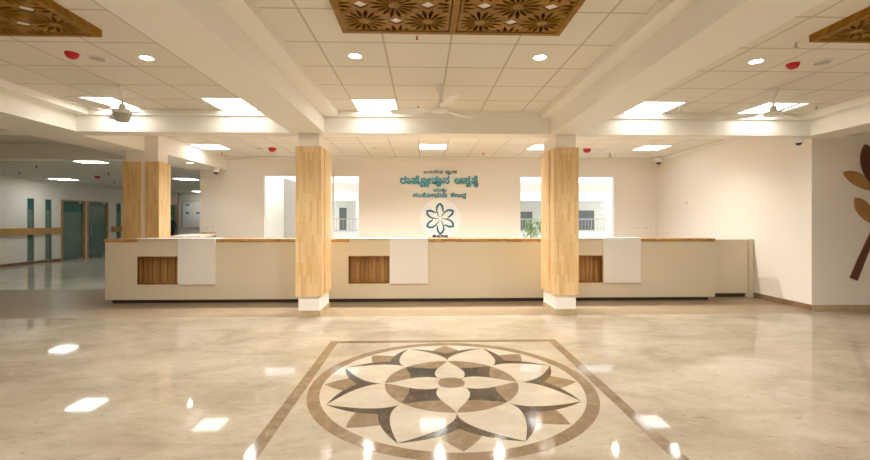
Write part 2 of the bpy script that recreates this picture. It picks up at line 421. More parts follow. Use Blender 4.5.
# ------------------------------------------------------------------ columns
def column(label, x0, x1, y0, y1, gap_axis):
    t = thing('column', label, 'column', ((x0+x1)/2, (y0+y1)/2, 0), 'timber clad columns')
    obj('shaft', box(x0, x1, y0, y1, 0, BZ if gap_axis == 'y' else CZ), M['wall'], t)
    obj('stone_base', boxes((x0-.008, x1+.008, y0-.008, y0, 0, .09), (x0-.008, x1+.008, y1, y1+.008, 0, .09),
                            (x0-.008, x0, y0, y1, 0, .09), (x1, x1+.008, y0, y1, 0, .09)), M['skirt_stone'], t)
    z0, z1, e = .30, 2.49, .032
    if gap_axis == 'y':    # gap on the long sides
        g0, g1 = y0+.155, y0+.235
        for a, b, end in ((y0-e, g0, 'n'), (g1, y1+e, 'f')):
            L = [(x0-e, x0, a, b, z0, z1), (x1, x1+e, a, b, z0, z1)]
            L.append((x0, x1, y0-e, y0, z0, z1) if end == 'n' else (x0, x1, y1, y1+e, z0, z1))
            obj('timber_cladding', boxes(*L), M['oak'], t)
    else:
        g0, g1 = x0+.29, x0+.375
        for a, b, end in ((x0-e, g0, 'n'), (g1, x1+e, 'f')):
            L = [(a, b, y0-e, y0, z0, z1), (a, b, y1, y1+e, z0, z1)]
            L.append((x0-e, x0, y0, y1, z0, z1) if end == 'n' else (x1, x1+e, y0, y1, z0, z1))
            obj('timber_cladding', boxes(*L), M['oak'], t)
    return t
column('oak clad column with white foot, left of the teal wall lettering', -1.812, -1.505, YB0+.002, 6.86, 'y')
column('oak clad column with white foot, right of the teal wall lettering', 1.98, 2.285, YB0+.002, 6.86, 'y')
column('wide oak clad column split by a white gap, behind the left end of the counter', -5.47, -4.875, 7.96, 8.26, 'x')

# ------------------------------------------------------------------ reception counters
YC = 7.3
def counter(label, x0, x1, nx0, nx1, wx1, endL=False, endR=False):
    t = thing('reception_counter', label, 'counter', ((x0+x1)/2, YC, 0), 'reception counters')
    zt = 1.04
    # front panel with the niche opening
    bm = holes_wall('x', x0, x1, .066, zt, YC, YC+.03, [(nx0, nx1, .335, .79)])
    bx(bm, nx0, wx1, YC, YC+.30, zt, 1.092)                       # raised piece over niche and white panel
    obj('front_panel', bm, M['laminate'], t)
    obj('side_panel', box(x0, x0+.03, YC+.03, YC+.75, .066, zt), M['laminate'], t)
    obj('side_panel', box(x1-.03, x1, YC+.03, YC+.75, .066, zt), M['laminate'], t)
    obj('shelf_top', box(x0, x1, YC+.30, YC+.75, .72, .75), M['laminate'], t)
    obj('plinth', box(x0+(.08 if endL else 0), x1-(.08 if endR else 0), YC+.06, YC+.70, 0, .066), M['plinth'], t)
    if nx0-x0 > .05: obj('wood_ledge', box(x0-(.02 if endL else 0), nx0, YC-.008, YC+.30, zt, 1.094), M['ledge_wood'], t)
    if x1-wx1 > .05: obj('wood_ledge', box(wx1, x1, YC-.008, YC+.30, zt, 1.094), M['ledge_wood'], t)
    # niche: timber lining and slatted back
    nb = boxes((nx0-.012, nx0, YC-.004, YC+.16, .323, .802), (nx1, nx1+.012, YC-.004, YC+.16, .323, .802),
               (nx0, nx1, YC-.004, YC+.16, .323, .335), (nx0, nx1, YC-.004, YC+.16, .79, .802), (nx0, nx1, YC+.16, YC+.172, .323, .802))
    nn = obj('niche', nb, M['niche_wood'], t)
    k = 0; q = nx0+.01; sb = bmesh.new()
    while q < nx1-.05:
        wv = .05+.03*random.random(); bx(sb, q, min(q+wv, nx1-.01), YC+.135+.015*random.random(), YC+.16, .335, .79); q += wv+.008
    obj('slats', sb, M['niche_wood'], nn, WL[t.name])
    wp = obj('white_panel', box(nx1+.013, wx1, YC-.035, YC, .325, 1.10), M['panel_white'], t, bevel=.003)
    obj('transaction_top', box(nx0, wx1, YC-.035, YC+.30, 1.0925, 1.104), M['panel_white'], t)
    return t
counter('left reception counter in beige laminate, from its free left end to the left column', -5.35, -1.66, -4.805, -4.141, -3.506, endL=True)
counter('middle reception counter in beige laminate, between the two tall columns under the lettering', -1.66, 2.13, -1.258, -.574, .097)
counter('right reception counter in beige laminate, from the right column to the low gate', 2.13, 5.15, 2.45, 3.135, 3.809, endR=True)
t = thing('counter_gate', 'plain beige gate panel between the right counter and the right wall', 'gate', (5.6, 7.6, 0))
obj('gate_panel', box(5.22, 5.975, 7.60, 7.64, .075, 1.06), M['laminate'], t, bevel=.003)
obj('gate_plinth', box(5.24, 5.96, 7.65, 7.68, 0, .08), M['plinth'], t)
obj('gate_post', box(5.985, 6.075, 7.59, 7.66, 0, 1.065), M['laminate'], t, bevel=.003)
for hz in (.3, .8): obj('hinge', box(5.96, 5.995, 7.641, 7.65, hz, hz+.08), M['metal'], t)
# slanting side desk behind the left counter
t = thing('side_desk', 'white topped side desk slanting back behind the left counter', 'desk', (-4.9, 8.9, 0))
A_, B_, C_, D_ = (-4.30, 8.35), (-4.78, 9.95), (-5.40, 9.95), (-4.95, 8.35)
obj('desk_top', prism_z(bmesh.new(), [A_, B_, C_, D_], 1.075, 1.105), M['panel_white'], t)
obj('desk_body', prism_z(bmesh.new(), [(-4.36, 8.40), (-4.84, 9.90), (-5.34, 9.90), (-4.90, 8.40)], .0, 1.074), M['laminate'], t)
obj('wood_block', box(-5.11, -4.86, 9.96, 10.12, 1.02, 1.135), M['ledge_wood'], t)
obj('wood_block', box(-5.48, -5.19, 9.96, 10.12, 1.06, 1.125), M['ledge_wood'], t)

# ------------------------------------------------------------------ ceiling light panels
def light_panel(z, m=None):
    t = thing('ceiling_light', 'x', 'ceiling light', (0, 0, z))
    s, f = .30, .018
    obj('frame', boxes((-s, s, -s, -s+f, z-.008, z+.0), (-s, s, s-f, s, z-.008, z), (-s, -s+f, -s+f, s-f, z-.008, z), (s-f, s, -s+f, s-f, z-.008, z)), M['white'], t)
    obj('diffuser', box(-s+f, s-f, -s+f, s-f, z-.005, z-.0005), m or M['lamp'], t)
    return t
LP = light_panel(CZ)
spots = [(-.646, 5.895, 'square lit ceiling panel in the centre bay, left of the centre fan'),
 (-2.60, 5.895, 'square lit ceiling panel in the left bay beside the left beam and column'),
 (-4.32, 5.895, 'square lit ceiling panel behind the left ceiling fan'),
 (3.27, 5.895, 'square lit ceiling panel in the right bay beside the right beam'),
 (4.98, 5.895, 'square lit ceiling panel behind the right ceiling fan'),
 (.23, 9.15, 'square lit ceiling panel directly above the teal wall lettering'),
 (2.63, 9.15, 'square lit ceiling panel partly hidden by the top of the right column'),
 (5.03, 9.15, 'square lit ceiling panel above the counter near the right wall'),
 (-4.57, 9.30, 'square lit ceiling panel above the left counter, next to the slanting beam')]
for i, (x, y, lab) in enumerate(spots):
    if i == 0: LP.location = (x, y, CZ); LP['label'] = lab; LP['group'] = 'square lit ceiling panels'
    else: dup(LP, (x, y, CZ), lab, 'square lit ceiling panels')
LH = None  # unseen panels added behind the viewpoint to brighten the hall
for x, y in ((-.646, -.9), (1.154, -.9), (-4.2, -.9), (-3.0, -.9), (3.67, -.9), (4.87, -.9), (-.646, -2.7), (1.154, -2.7), (-4.2, -2.7), (-3.0, -2.7), (3.67, -2.7), (4.87, -2.7), (-.646, .9), (1.154, .9), (-4.2, 1.2), (4.87, 1.2)):
    if LH is None:
        LH = light_panel(CZ, M['lamp_fill']); LH.location = (x, y, CZ); LH['label'] = 'unseen fill light panel added behind the viewpoint'; LH['group'] = 'added fill panels behind the viewpoint'
    else: dup(LH, (x, y, CZ), 'unseen fill light panel added behind the viewpoint', 'added fill panels behind the viewpoint')
LF = light_panel(2.75, M['lamp_far'])
for i, (x, y, lab) in enumerate([(-11.6, 14.05, 'lit ceiling panel of the far left room, nearest the slit windows'),
      (-7.56, 9.78, 'lit ceiling panel of the far left room, just past its cross beam'),
      (-7.6, 13.85, 'lit ceiling panel seen right of the split column'),
      (-10.15, 19.7, 'most distant lit ceiling panel, above the notice board')]):
    if i == 0: LF.location = (x, y, 2.75); LF['label'] = lab; LF['group'] = 'lit panels of the far left room'
    else: dup(LF, (x, y, 2.75), lab, 'lit panels of the far left room')
# downlights
def downlight(label, x, y, z, watts=75):
    t = thing('downlight', label, 'downlight', (x, y, z), 'round recessed downlights')
    lathe_bm = bmesh.new(); n = 28
    for r0, r1, z0, z1 in ((.058, .070, z-.006, z-.006),):
        a = [lathe_bm.verts.new((x+r0*math.cos(2*PI*k/n), y+r0*math.sin(2*PI*k/n), z0)) for k in range(n)]
        b = [lathe_bm.verts.new((x+r1*math.cos(2*PI*k/n), y+r1*math.sin(2*PI*k/n), z1)) for k in range(n)]
        c = [lathe_bm.verts.new((x+r1*math.cos(2*PI*k/n), y+r1*math.sin(2*PI*k/n), z)) for k in range(n)]
        for k in range(n):
            lathe_bm.faces.new((a[k], a[(k+1) % n], b[(k+1) % n], b[k])); lathe_bm.faces.new((b[k], b[(k+1) % n], c[(k+1) % n], c[k]))
    obj('bezel', lathe_bm, M['white'], t)
    obj('lens', lathe(bmesh.new(), x, y, [(.057, z-.007), (.057, z-.001)], 28), M['lamp_down'], t)
    ld = bpy.data.lights.new('spot_lamp', 'SPOT'); ld.energy = watts; ld.spot_size = math.radians(150); ld.spot_blend = .9; ld.color = (1, .965, .92)
    ld.shadow_soft_size = .035
    lo = bpy.data.objects.new('spot_lamp', ld); C.objects.link(lo); lo.parent = t; lo.location = (0, 0, -.07)
    return t
for x, y, lab in ((-.655, 4.14, 'round downlight of the centre bay, left one'), (1.154, 4.12, 'round downlight of the centre bay, right one'),
                  (-2.715, 4.25, 'round downlight of the left bay, right of the red beacon'), (3.356, 4.16, 'round downlight of the right bay, left of the red beacon')):
    downlight(lab, x, y, CZ)
for x in (-3.2, -2.0, -1.02, .33, 1.45, 2.6, 3.67, 4.83):
    downlight('small round downlight over the counter, hidden behind the cross beam', x, 7.94, CZ, (112 if abs(x) < 3 else 75) if x < 4 else 35)
downlight('round downlight in the beam soffit beside the split column', -5.15, 9.54, BZ, 14)

# ------------------------------------------------------------------ ceiling fans
def fan(label, x, y, angs, cup=False):
    t = thing('ceiling_fan', label, 'ceiling fan', (x, y, CZ), 'ceiling fans')
    obj('canopy', lathe(bmesh.new(), x, y, [(.022, CZ-.10), (.035, CZ-.075), (.052, CZ-.02), (.05, CZ-.001)], 20), M['white'], t, smooth=True)
    obj('rod', lathe(bmesh.new(), x, y, [(.011, CZ-.24), (.011, CZ-.09)], 12), M['white'], t, smooth=True)
    z = CZ-.30
    obj('motor', lathe(bmesh.new(), x, y, [(.05, z-.035), (.10, z-.02), (.105, z+.005), (.085, z+.02), (.04, z+.03), (.032, z+.085), (.015, z+.10)], 28), M['white'], t, smooth=True)
    if cup:
        obj('cup_cover', lathe(bmesh.new(), x, y, [(.062, z-.115), (.08, z-.07), (.09, z-.03), (.04, z-.02)], 24), M['greyplast'], t, smooth=True)
    for a in angs:
        a = math.radians(a); c_, s_ = math.cos(a), math.sin(a)
        bm = bmesh.new()
        for (r0, r1, w0, w1) in ((.08, .18, .018, .022),):
            v = [bm.verts.new(p) for p in ((r0, -w0, .0), (r1, -w1, .0), (r1, w1, 0), (r0, w0, 0), (r0, -w0, .006), (r1, -w1, .006), (r1, w1, .006), (r0, w0, .006))]
            for f in ((3,2,1,0),(4,5,6,7),(0,1,5,4),(1,2,6,5),(2,3,7,6),(3,0,4,7)): bm.faces.new([v[i] for i in f])
        prof = [(.16, .045), (.22, .062), (.45, .066), (.58, .060), (.60, .045)]
        top = []; bot = []
        for r, w in prof:
            for sgn, L in ((1, top), (-1, bot)): L.append((r, sgn*w, .004 + sgn*w*.22))
        for dz in (0,):
            vt = [bm.verts.new(p) for p in top]; vb = [bm.verts.new(p) for p in bot]
            vt2 = [bm.verts.new((p[0], p[1], p[2]+.005)) for p in top]; vb2 = [bm.verts.new((p[0], p[1], p[2]+.005)) for p in bot]
            for i in range(len(prof)-1):
                bm.faces.new((vt[i], vb[i], vb[i+1], vt[i+1])); bm.faces.new((vt2[i], vt2[i+1], vb2[i+1], vb2[i]))
                bm.faces.new((vt[i], vt[i+1], vt2[i+1], vt2[i])); bm.faces.new((vb[i], vb2[i], vb2[i+1], vb[i+1]))
            bm.faces.new((vt[0], vt2[0], vb2[0], vb[0])); bm.faces.new((vt[-1], vb[-1], vb2[-1], vt2[-1]))
        bmesh.ops.recalc_face_normals(bm, faces=bm.faces[:])
        bmesh.ops.transform(bm, matrix=Matrix.Translation((x, y, z)) @ Matrix.Rotation(a, 4, 'Z'), verts=bm.verts[:])
        obj('blade', bm, M['white'], t)
fan('white ceiling fan in the middle of the centre bay', .207, 4.99, (46, -77, 166))
fan('white ceiling fan with a cup under its motor, in the left bay', -3.60, 5.19, (-107, 13, 133), True)
fan('white ceiling fan in front of a lit panel, in the right bay', 4.28, 5.04, (28, 148, 262))

# ------------------------------------------------------------------ red beacons, speakers, sprinklers
def beacon(label, x, y, z, r=.05):
    t = thing('ceiling_beacon', label, 'alarm', (x, y, z), 'red alarm beacons')
    obj('base_ring', lathe(bmesh.new(), x, y, [(r*1.05, z-.012), (r*1.05, z)], 20), M['red'], t, smooth=True)
    obj('dome', lathe(bmesh.new(), x, y, [(r*.35, z-r*1.0), (r*.75, z-r*.8), (r*1.0, z-r*.35), (r*1.0, z-.012)], 20), M['red'], t, smooth=True)
beacon('red alarm beacon on the left bay ceiling, left of the round downlight', -3.36, 4.16, CZ, .055)
beacon('red alarm beacon on the right bay ceiling, beside a round grille', 3.79, 4.22, CZ, .055)
beacon('red alarm beacon on the ceiling behind the beam, left of the left column', -3.31, 9.44, CZ, .085)
beacon('red alarm beacon on the ceiling behind the beam, right of the right column', 3.68, 9.36, CZ, .085)
beacon('red alarm beacon on the far left room ceiling, left of the split column', -9.75, 13.0, 2.755, .08)
def speaker(label, x, y, z=CZ, r=.085):
    t = thing('ceiling_speaker', label, 'speaker', (x, y, z), 'round ceiling speakers')
    obj('rim', lathe(bmesh.new(), x, y, [(r*.86, z-.012), (r, z-.008), (r, z-.0005)], 28), M['white'], t, smooth=True)
    obj('grille', lathe(bmesh.new(), x, y, [(r*.2, z-.018), (r*.84, z-.013), (r*.84, z-.012)], 28), M['greyplast'], t, smooth=True)
speaker('round grey ceiling speaker just right of the left red beacon', -3.20, 4.27)
speaker('round grey ceiling speaker just right of the right red beacon', 4.04, 4.16)
speaker('round grey ceiling speaker behind the beam, left of the wall lettering', -1.03, 9.3, CZ, .06)
speaker('round grey ceiling speaker behind the beam, beside the left red beacon', -3.56, 9.44, CZ, .08)
speaker('round grey ceiling speaker behind the beam, beside the right red beacon', 3.95, 9.40, CZ, .08)
def sprinkler(label, x, y, z=CZ, m='greyplast', s=1):
    t = thing('ceiling_sprinkler', label, 'sprinkler', (x, y, z), 'ceiling sprinklers')
    obj('escutcheon', lathe(bmesh.new(), x, y, [(.028*s, z-.006), (.03*s, z)], 16), M['white'], t)
    obj('nozzle', lathe(bmesh.new(), x, y, [(.007*s, z-.05*s), (.012*s, z-.02*s), (.010*s, z-.006)], 12), M[m], t)
    obj('deflector', lathe(bmesh.new(), x, y, [(.020*s, z-.056*s), (.022*s, z-.05*s)], 16), M[m], t)
sprinkler('grey sprinkler beside the carved panel of the right bay', 3.36, 3.71)
sprinkler('grey sprinkler near the back right corner of the right bay', 5.5, 5.75)
sprinkler('grey sprinkler left of the right fan, beside a lit panel', 3.66, 5.9)
sprinkler('small red sprinkler by the near edge of the centre carved panel', -.047, 3.68, CZ, 'red', .6)
sprinkler('small red sprinkler left of the centre ceiling fan', -.061, 5.93, CZ, 'red', .8)
sprinkler('small red sprinkler behind the beam, right of the wall lettering', 1.42, 9.84, CZ, 'red', 1.2)
sprinkler('small red sprinkler behind the beam, above the left wall', -4.68, 10.02, CZ, 'red', 1.2)
sprinkler('small grey sprinkler near the back right light panel', 4.45, 9.9, CZ, 'greyplast', 1.6)
sprinkler('small red sprinkler on the far left ceiling, below the far lit panel', -10.4, 14.6, 2.755, 'red', 1.4)
sprinkler('small red sprinkler on the far left ceiling, next to the split column', -8.7, 12.0, 2.755, 'red', 1.4)
sprinkler('small dark sprinkler on the far left ceiling, nearest the cross beam there', -9.4, 10.6, 2.755, 'black', 1.2)
sprinkler('small dark sprinkler on the far left ceiling at the left edge of the view', -11.1, 12.0, 2.755, 'black', 1.2)

# dome cameras
def dome(label, x, y, z, k=1, bracket=None):
    t = thing('dome_camera', label, 'security camera', (x, y, z), 'white dome cameras')
    obj('mount', lathe(bmesh.new(), x, y, [(.062*k, z-.05*k), (.07*k, z-.035*k), (.07*k, z)], 24), M['white'], t, smooth=True)
    obj('housing', lathe(bmesh.new(), x, y, [(.045*k, z-.09*k), (.062*k, z-.075*k), (.062*k, z-.045*k)], 24), M['white'], t, smooth=True)
    obj('lens_dome', lathe(bmesh.new(), x, y, [(.012*k, z-.128*k), (.032*k, z-.118*k), (.044*k, z-.09*k)], 20), M['black'], t, smooth=True)
    if bracket: obj('bracket', box(x, bracket, y-.03, y+.03, z-.035, z+.01), M['white'], t)
dome('white dome camera at the top right corner of the counter hall', 5.79, 6.345, BZ, 1)
dome('white dome camera in the far right corner above the counter', 5.93, 10.45, 2.99, 1.35, XR)
dome('white dome camera under the slanting beam, above the left wall', -5.02, 10.45, BZ, 1.2)
dome('small white dome camera above the notice board in the far room', -11.4, 20.35, 2.755)

# ------------------------------------------------------------------ carved ceiling panels
def carved(label, x0, y1, nx=2, ny=2, size=.9):
    """nx by ny square fretwork panels; x0 left edge, y1 far edge"""
    x1 = x0+nx*size; y0 = y1-ny*size
    t = thing('carved_ceiling_panel', label, 'ceiling panel', ((x0+x1)/2, (y0+y1)/2, CZ), 'carved wooden ceiling panels')
    zb, fw = CZ-.062, .045
    L = [(x0, x1, y0, y0+fw, zb, CZ), (x0, x1, y1-fw, y1, zb, CZ), (x0, x0+fw, y0+fw, y1-fw, zb, CZ), (x1-fw, x1, y0+fw, y1-fw, zb, CZ)]
    for i in range(1, nx): L.append((x0+i*size-fw*.6, x0+i*size+fw*.6, y0+fw, y1-fw, zb, CZ))
    for j in range(1, ny): L.append((x0+fw, x1-fw, y0+j*size-fw*.6, y0+j*size+fw*.6, zb+.001, CZ))
    obj('frame', boxes(*L), M['carved'], t)
    for i in range(nx):
        for j in range(ny):
            me = fret_mesh(size-.07)
            o = bpy.data.objects.new('fretwork', me); C.objects.link(o); o.parent = t
            o.location = (x0+(i+.5)*size-(x0+x1)/2, y0+(j+.5)*size-(y0+y1)/2, -.036)
            obj('shade_backing', box(x0+i*size+.03, x0+(i+1)*size-.03, y0+j*size+.03, y0+(j+1)*size-.03, CZ-.012, CZ-.001), M['plinth'], t)  # dark sheet stands in for the shade inside the slots
            o2 = bpy.data.objects.new('pale_inserts', insert_mesh()); C.objects.link(o2); o2.parent = t; o2.location = o.location + Vector((0, 0, -.005))  # added white plates stand in for lit ceiling seen through the diamonds
_fm = {}
def insert_mesh():
    if 'i' in _fm: return _fm['i']
    bm = bmesh.new()
    for i in range(-1, 2):
        for j in range(-1, 2):
            if (i+j) % 2:
                cx, cy, d = i*.245, j*.245, .060
                prism_z(bm, [(cx-d*1.0, cy), (cx, cy-d*.76), (cx+d*1.0, cy), (cx, cy+d*.76)], -.004, .002)
    me = bpy.data.meshes.new('pale_inserts'); bm.to_mesh(me); bm.free(); me.materials.append(M['white']); _fm['i'] = me; return me
def fret_mesh(s):
    if 'm' in _fm: return _fm['m']
    cu = bpy.data.curves.new('fretwork', 'CURVE'); cu.dimensions = '2D'; cu.fill_mode = 'BOTH'; cu.extrude = .019
    def spl(pts):
        sp = cu.splines.new('POLY'); sp.points.add(len(pts)-1); sp.use_cyclic_u = True
        for p, q in zip(sp.points, pts): p.co = (q[0], q[1], 0, 1)
    H = s/2; spl([(-H, -H), (H, -H), (H, H), (-H, H)])
    cell = .245; Lm = H-.012
    def ok(P): return all(abs(x) < Lm and abs(y) < Lm for x, y in P)
    for i in range(-2, 3):
        for j in range(-2, 3):
            cx, cy = i*cell, j*cell
            if (i+j) % 2 == 0:      # radial flower of slots
                for k in range(16):
                    a = (k+.5)*PI/8
                    r1 = .165 if k % 4 in (1, 2) else .180
                    r0 = .040
                    ca, sa = math.cos(a), math.sin(a)
                    w0, w1 = .0050, .0175
                    rr = r1
                    while rr > .065:
                        q = min(1, (rr-.03)/(r1-.03)+.15)
                        ra = r0
                        while ra < rr-.035:
                            wa = w0+(w1*q-w0)*min(1, max(0, (ra-r0)/(.62*(rr-r0))))
                            rm = max(ra+.01, r0+(rr-r0)*.62)
                            P = [(ra, -wa), (rm, -w1*q), (rr, -.004), (rr, .004), (rm, w1*q), (ra, wa)]
                            P = [(cx+u*ca-v*sa, cy+u*sa+v*ca) for u, v in P]
                            if ok(P): break
                            ra += .008
                        if ra < rr-.035: break
                        rr -= .008
                    if rr > .065: spl(P)
            else:              # open diamond
                d = .064
                P = [(cx-d*1.05, cy), (cx, cy-d*.8), (cx+d*1.05, cy), (cx, cy+d*.8)]
                if ok(P): spl(P)
            if (i+j) % 2 == 0:
                for sx, sy in ():
                    px, py = cx+sx*.135, cy+sy*.135
                    hx, hy = (.024, .009) if sx else (.009, .024)
                    P = [(px-hx, py), (px, py-hy), (px+hx, py), (px, py+hy)]
                    if ok(P): spl(P)
    to = bpy.data.objects.new('tmp', cu); C.objects.link(to)
    dg = bpy.context.evaluated_depsgraph_get(); dg.update()
    me = bpy.data.meshes.new_from_object(to.evaluated_get(dg))
    bpy.data.objects.remove(to); bpy.data.curves.remove(cu)
    me.name = 'fretwork'; me.materials.clear(); me.materials.append(M['carved'])
    _fm['m'] = me; return me
carved('carved brown fretwork panel in the centre bay ceiling', -.655, 3.51)
carved('carved brown fretwork panel in the left bay ceiling', -4.50, 3.65)
carved('carved brown fretwork panel in the right bay ceiling', 3.35, 3.57)

# ------------------------------------------------------------------ wall lettering
from mathutils.geometry import interpolate_bezier, tessellate_polygon
def inside(p, poly):
    c = False; n_ = len(poly)
    for i in range(n_):
        a, b = poly[i], poly[(i+1) % n_]
        if (a[1] > p[1]) != (b[1] > p[1]) and p[0] < (b[0]-a[0])*(p[1]-a[1])/(b[1]-a[1])+a[0]: c = not c
    return c
def area(P): return sum(P[i][0]*P[(i+1) % len(P)][1]-P[(i+1) % len(P)][0]*P[i][1] for i in range(len(P)))/2
def glyphs(s):
    """outlines of a short string as [(outer, [holes])], each outline filled on its own"""
    cu = bpy.data.curves.new('t', 'FONT'); cu.body = s; cu.size = 1
    to = bpy.data.objects.new('tmp', cu); C.objects.link(to)
    dg = bpy.context.evaluated_depsgraph_get(); dg.update()
    ev = to.evaluated_get(dg); cv = ev.to_curve(dg)
    polys = []
    for sp in cv.splines:
        P = []
        if sp.type == 'BEZIER':
            k = len(sp.bezier_points)
            for i in range(k):
                a, b = sp.bezier_points[i], sp.bezier_points[(i+1) % k]
                P += [(q.x, q.y) for q in interpolate_bezier(a.co, a.handle_right, b.handle_left, b.co, 5)[:-1]]
        else: P = [(q.co.x, q.co.y) for q in sp.points]
        if len(P) > 2: polys.append(P)
    ev.to_curve_clear(); bpy.data.objects.remove(to); bpy.data.curves.remove(cu)
    big = max(polys, key=lambda P: abs(area(P))); sg = 1 if area(big) > 0 else -1
    outs = [P for P in polys if area(P)*sg > 0]; hol = [P for P in polys if area(P)*sg < 0]
    return [(O, [H for H in hol if inside(H[0], O)]) for O in outs]
def bounds(G):
    xs = [p[0] for O, _ in G for p in O]; ys = [p[1] for O, _ in G for p in O]
    return min(xs), max(xs), min(ys), max(ys)
def xf(G, f): return [([f(p) for p in O], [[f(p) for p in H] for H in Hs]) for O, Hs in G]
def line_mesh(name, clusters, x0, x1, z0, z1, y, m, parent, off=.0, gap=.10, thick=.02):
    """clusters: (base text, [subscripts]), None = word space; fitted to x0..x1, z0..z1 on the wall at y; one mesh per word"""
    words = [[]]; cur = 0
    for cl in clusters:
        if cl is None: cur += .45; words.append([]); continue
        base_, subs = cl
        G = glyphs(base_); a, b_, c_, d_ = bounds(G)
        words[-1] += xf(G, lambda p: (p[0]+cur-a, p[1])); w = b_-a; sx = cur+w*.45; sy = -.34
        for q in subs:
            S = glyphs(q); a2, b2, c2, d2 = bounds(S)
            words[-1] += xf(S, lambda p: (sx+(p[0]-a2)*.62, sy+(p[1]-c2)*.52)); sx += (b2-a2)*.62+.02
        cur = max(cur+w, sx if subs else 0)+gap
    ax, bx_, ay, by = bounds([g for w_ in words for g in w_])
    kx, kz = (x1-x0)/(bx_-ax), (z1-z0)/(by-ay); ox = off*kz
    for w_ in words:
        bm = bmesh.new()
        for gi, (O, Hs) in enumerate(w_):
            for q_, (dx, dz) in enumerate(((ox, 0), (-ox, 0), (0, ox), (0, -ox)) if off else ((0, 0),)):
                F = lambda p: (x0+(p[0]-ax)*kx+dx, z0+(p[1]-ay)*kz+dz)
                L3 = [[Vector((*F(p), 0)) for p in q] for q in [O]+Hs]
                flat = [v for q in L3 for v in q]
                fr_ = [bm.verts.new((v.x, y-thick-q_*.0008-gi*.001, v.y)) for v in flat]; bk = [bm.verts.new((v.x, y, v.y)) for v in flat]
                for tri in tessellate_polygon(L3):
                    try: bm.faces.new([fr_[i] for i in tri])
                    except ValueError: pass
                st0 = 0
                for q in L3:
                    k = len(q)
                    for i in range(k):
                        bm.faces.new((fr_[st0+i], fr_[st0+(i+1) % k], bk[st0+(i+1) % k], bk[st0+i]))
                    st0 += k
        obj(name, bm, m, parent)
YW = YBK
t = thing('hospital_lettering', 'four lines of raised teal lettering on the wall above the round emblem', 'sign', (.44, YW, 2.0))
line_mesh('lettering_word', [('ಜ', []), ('ಯ', []), ('ದೇ', []), ('ವ', []), None, ('ಸಾ', ['ಮ']), ('ರ', []), ('ಕ', [])], .03, .88, 2.585, 2.70, YW-.001, M['deepteal'], t, .02)
line_mesh('lettering_word', [('ರಾ', []), ('ಷೋ', ['ಟ', 'ರ']), ('ತಾ', ['ಥ']), ('ನ', []), None, ('ಆ', []), ('ಸ', ['ಪ']), ('ತೆ', ['ರ'])], -.565, 1.425, 2.27, 2.555, YW-.001, M['teal'], t, .035, .07)
line_mesh('lettering_word', [('ಮ', []), ('ತು', ['ತ'])], .28, .62, 2.12, 2.245, YW-.001, M['teal'], t, .02)
line_mesh('lettering_word', [('ಸಂ', []), ('ಶೋ', []), ('ಧ', []), ('ನಾ', []), None, ('ಕೇಂ', []), ('ದ', ['ರ'])], -.24, 1.12, 1.965, 2.125, YW-.001, M['teal'], t, .025)
# round emblem
ex, ez, er = .459, 1.448, .525
t = thing('emblem_sign', 'white round emblem disc with a six petal teal flower under the lettering', 'emblem', (ex, YW, ez))
obj('disc', prism_y(bmesh.new(), [(ex+er*math.cos(2*PI*k/64), ez+er*math.sin(2*PI*k/64)) for k in range(64)], YW-.03, YW-.001), mat('white acrylic', (.95, .95, .95), .25), t)
for k in range(6):
    a = PI/2 + k*PI/3
    # outline of a leaning petal: right side bold, tail curling past the neighbour
    outer = [(.03, .02), (.10, .055), (.20, .088), (.28, .090), (.34, .060), (.385, .0)]
    inner = [(.385, .0), (.33, -.048), (.26, -.068), (.20, -.070), (.16, -.095)]
    pts = outer + inner[1:]
    wd = [.004, .011, .018, .024, .027, .029, .027, .023, .018, .004]
    L, R = [], []
    for i, p in enumerate(pts):
        q0 = Vector(pts[max(i-1, 0)]); q1 = Vector(pts[min(i+1, len(pts)-1)]); d = (q1-q0).normalized(); nrm = Vector((-d.y, d.x))
        L.append(Vector(p)+nrm*wd[i]); R.append(Vector(p)-nrm*wd[i])
    ca, sa = math.cos(a), math.sin(a)
    bm = bmesh.new()
    T = lambda p: (ex-.005+p.x*ca-p.y*sa, ez+.01+p.x*sa+p.y*ca)
    for i in range(len(pts)-1):
        prism_y(bm, [T(L[i]), T(L[i+1]), T(R[i+1]), T(R[i])], YW-.042, YW-.0305)
    obj('petal', bm, M['deepteal'], t)
line_mesh('motto', [('ಸ', []), ('ರ್ವೇ'.replace('್', ''), []), None, ('ಸಂ', []), ('ತು', []), None, ('ನಿ', []), ('ರಾ', []), ('ಮ', []), ('ಯಾ', [])], .26, .65, .985, 1.055, YW-.0305, M['black'], t, .01)

# ------------------------------------------------------------------ sockets and switch on the walls
def plate(name, label, x, y, z, w, hgt, side, holes):
    t = thing(name, label, 'switch' if 'switch' in name else 'socket', (x, y, z))
    if side == 'y':
        obj('face_plate', box(x-w/2, x+w/2, y-.01, y-.0005, z-hgt/2, z+hgt/2), M['white'], t, bevel=.002)
        for dx, dz in holes: obj('rocker', box(x+dx-.014, x+dx+.014, y-.014, y-.0102, z+dz-.014, z+dz+.014), M['greyplast'], t)
    else:
        obj('face_plate', box(x-.01, x-.0005, y-w/2, y+w/2, z-hgt/2, z+hgt/2), M['white'], t, bevel=.002)
        for dx, dz in holes: obj('rocker', box(x-.014, x-.0102, y+dx-.014, y+dx+.014, z+dz-.014, z+dz+.014), M['greyplast'], t)
plate('wall_socket', 'white wall socket behind the left counter, left one of the pair', -5.40, YBK, 1.25, .09, .09, 'y', [(0, 0)])
plate('wall_socket', 'white wall socket behind the left counter, right one of the pair', -5.27, YBK, 1.25, .09, .09, 'y', [(0, 0)])
plate('wall_socket', 'wide white socket strip behind the right counter, left of the corner', 5.52, YBK, 1.22, .26, .08, 'y', [(-.08, 0), (0, 0), (.08, 0)])
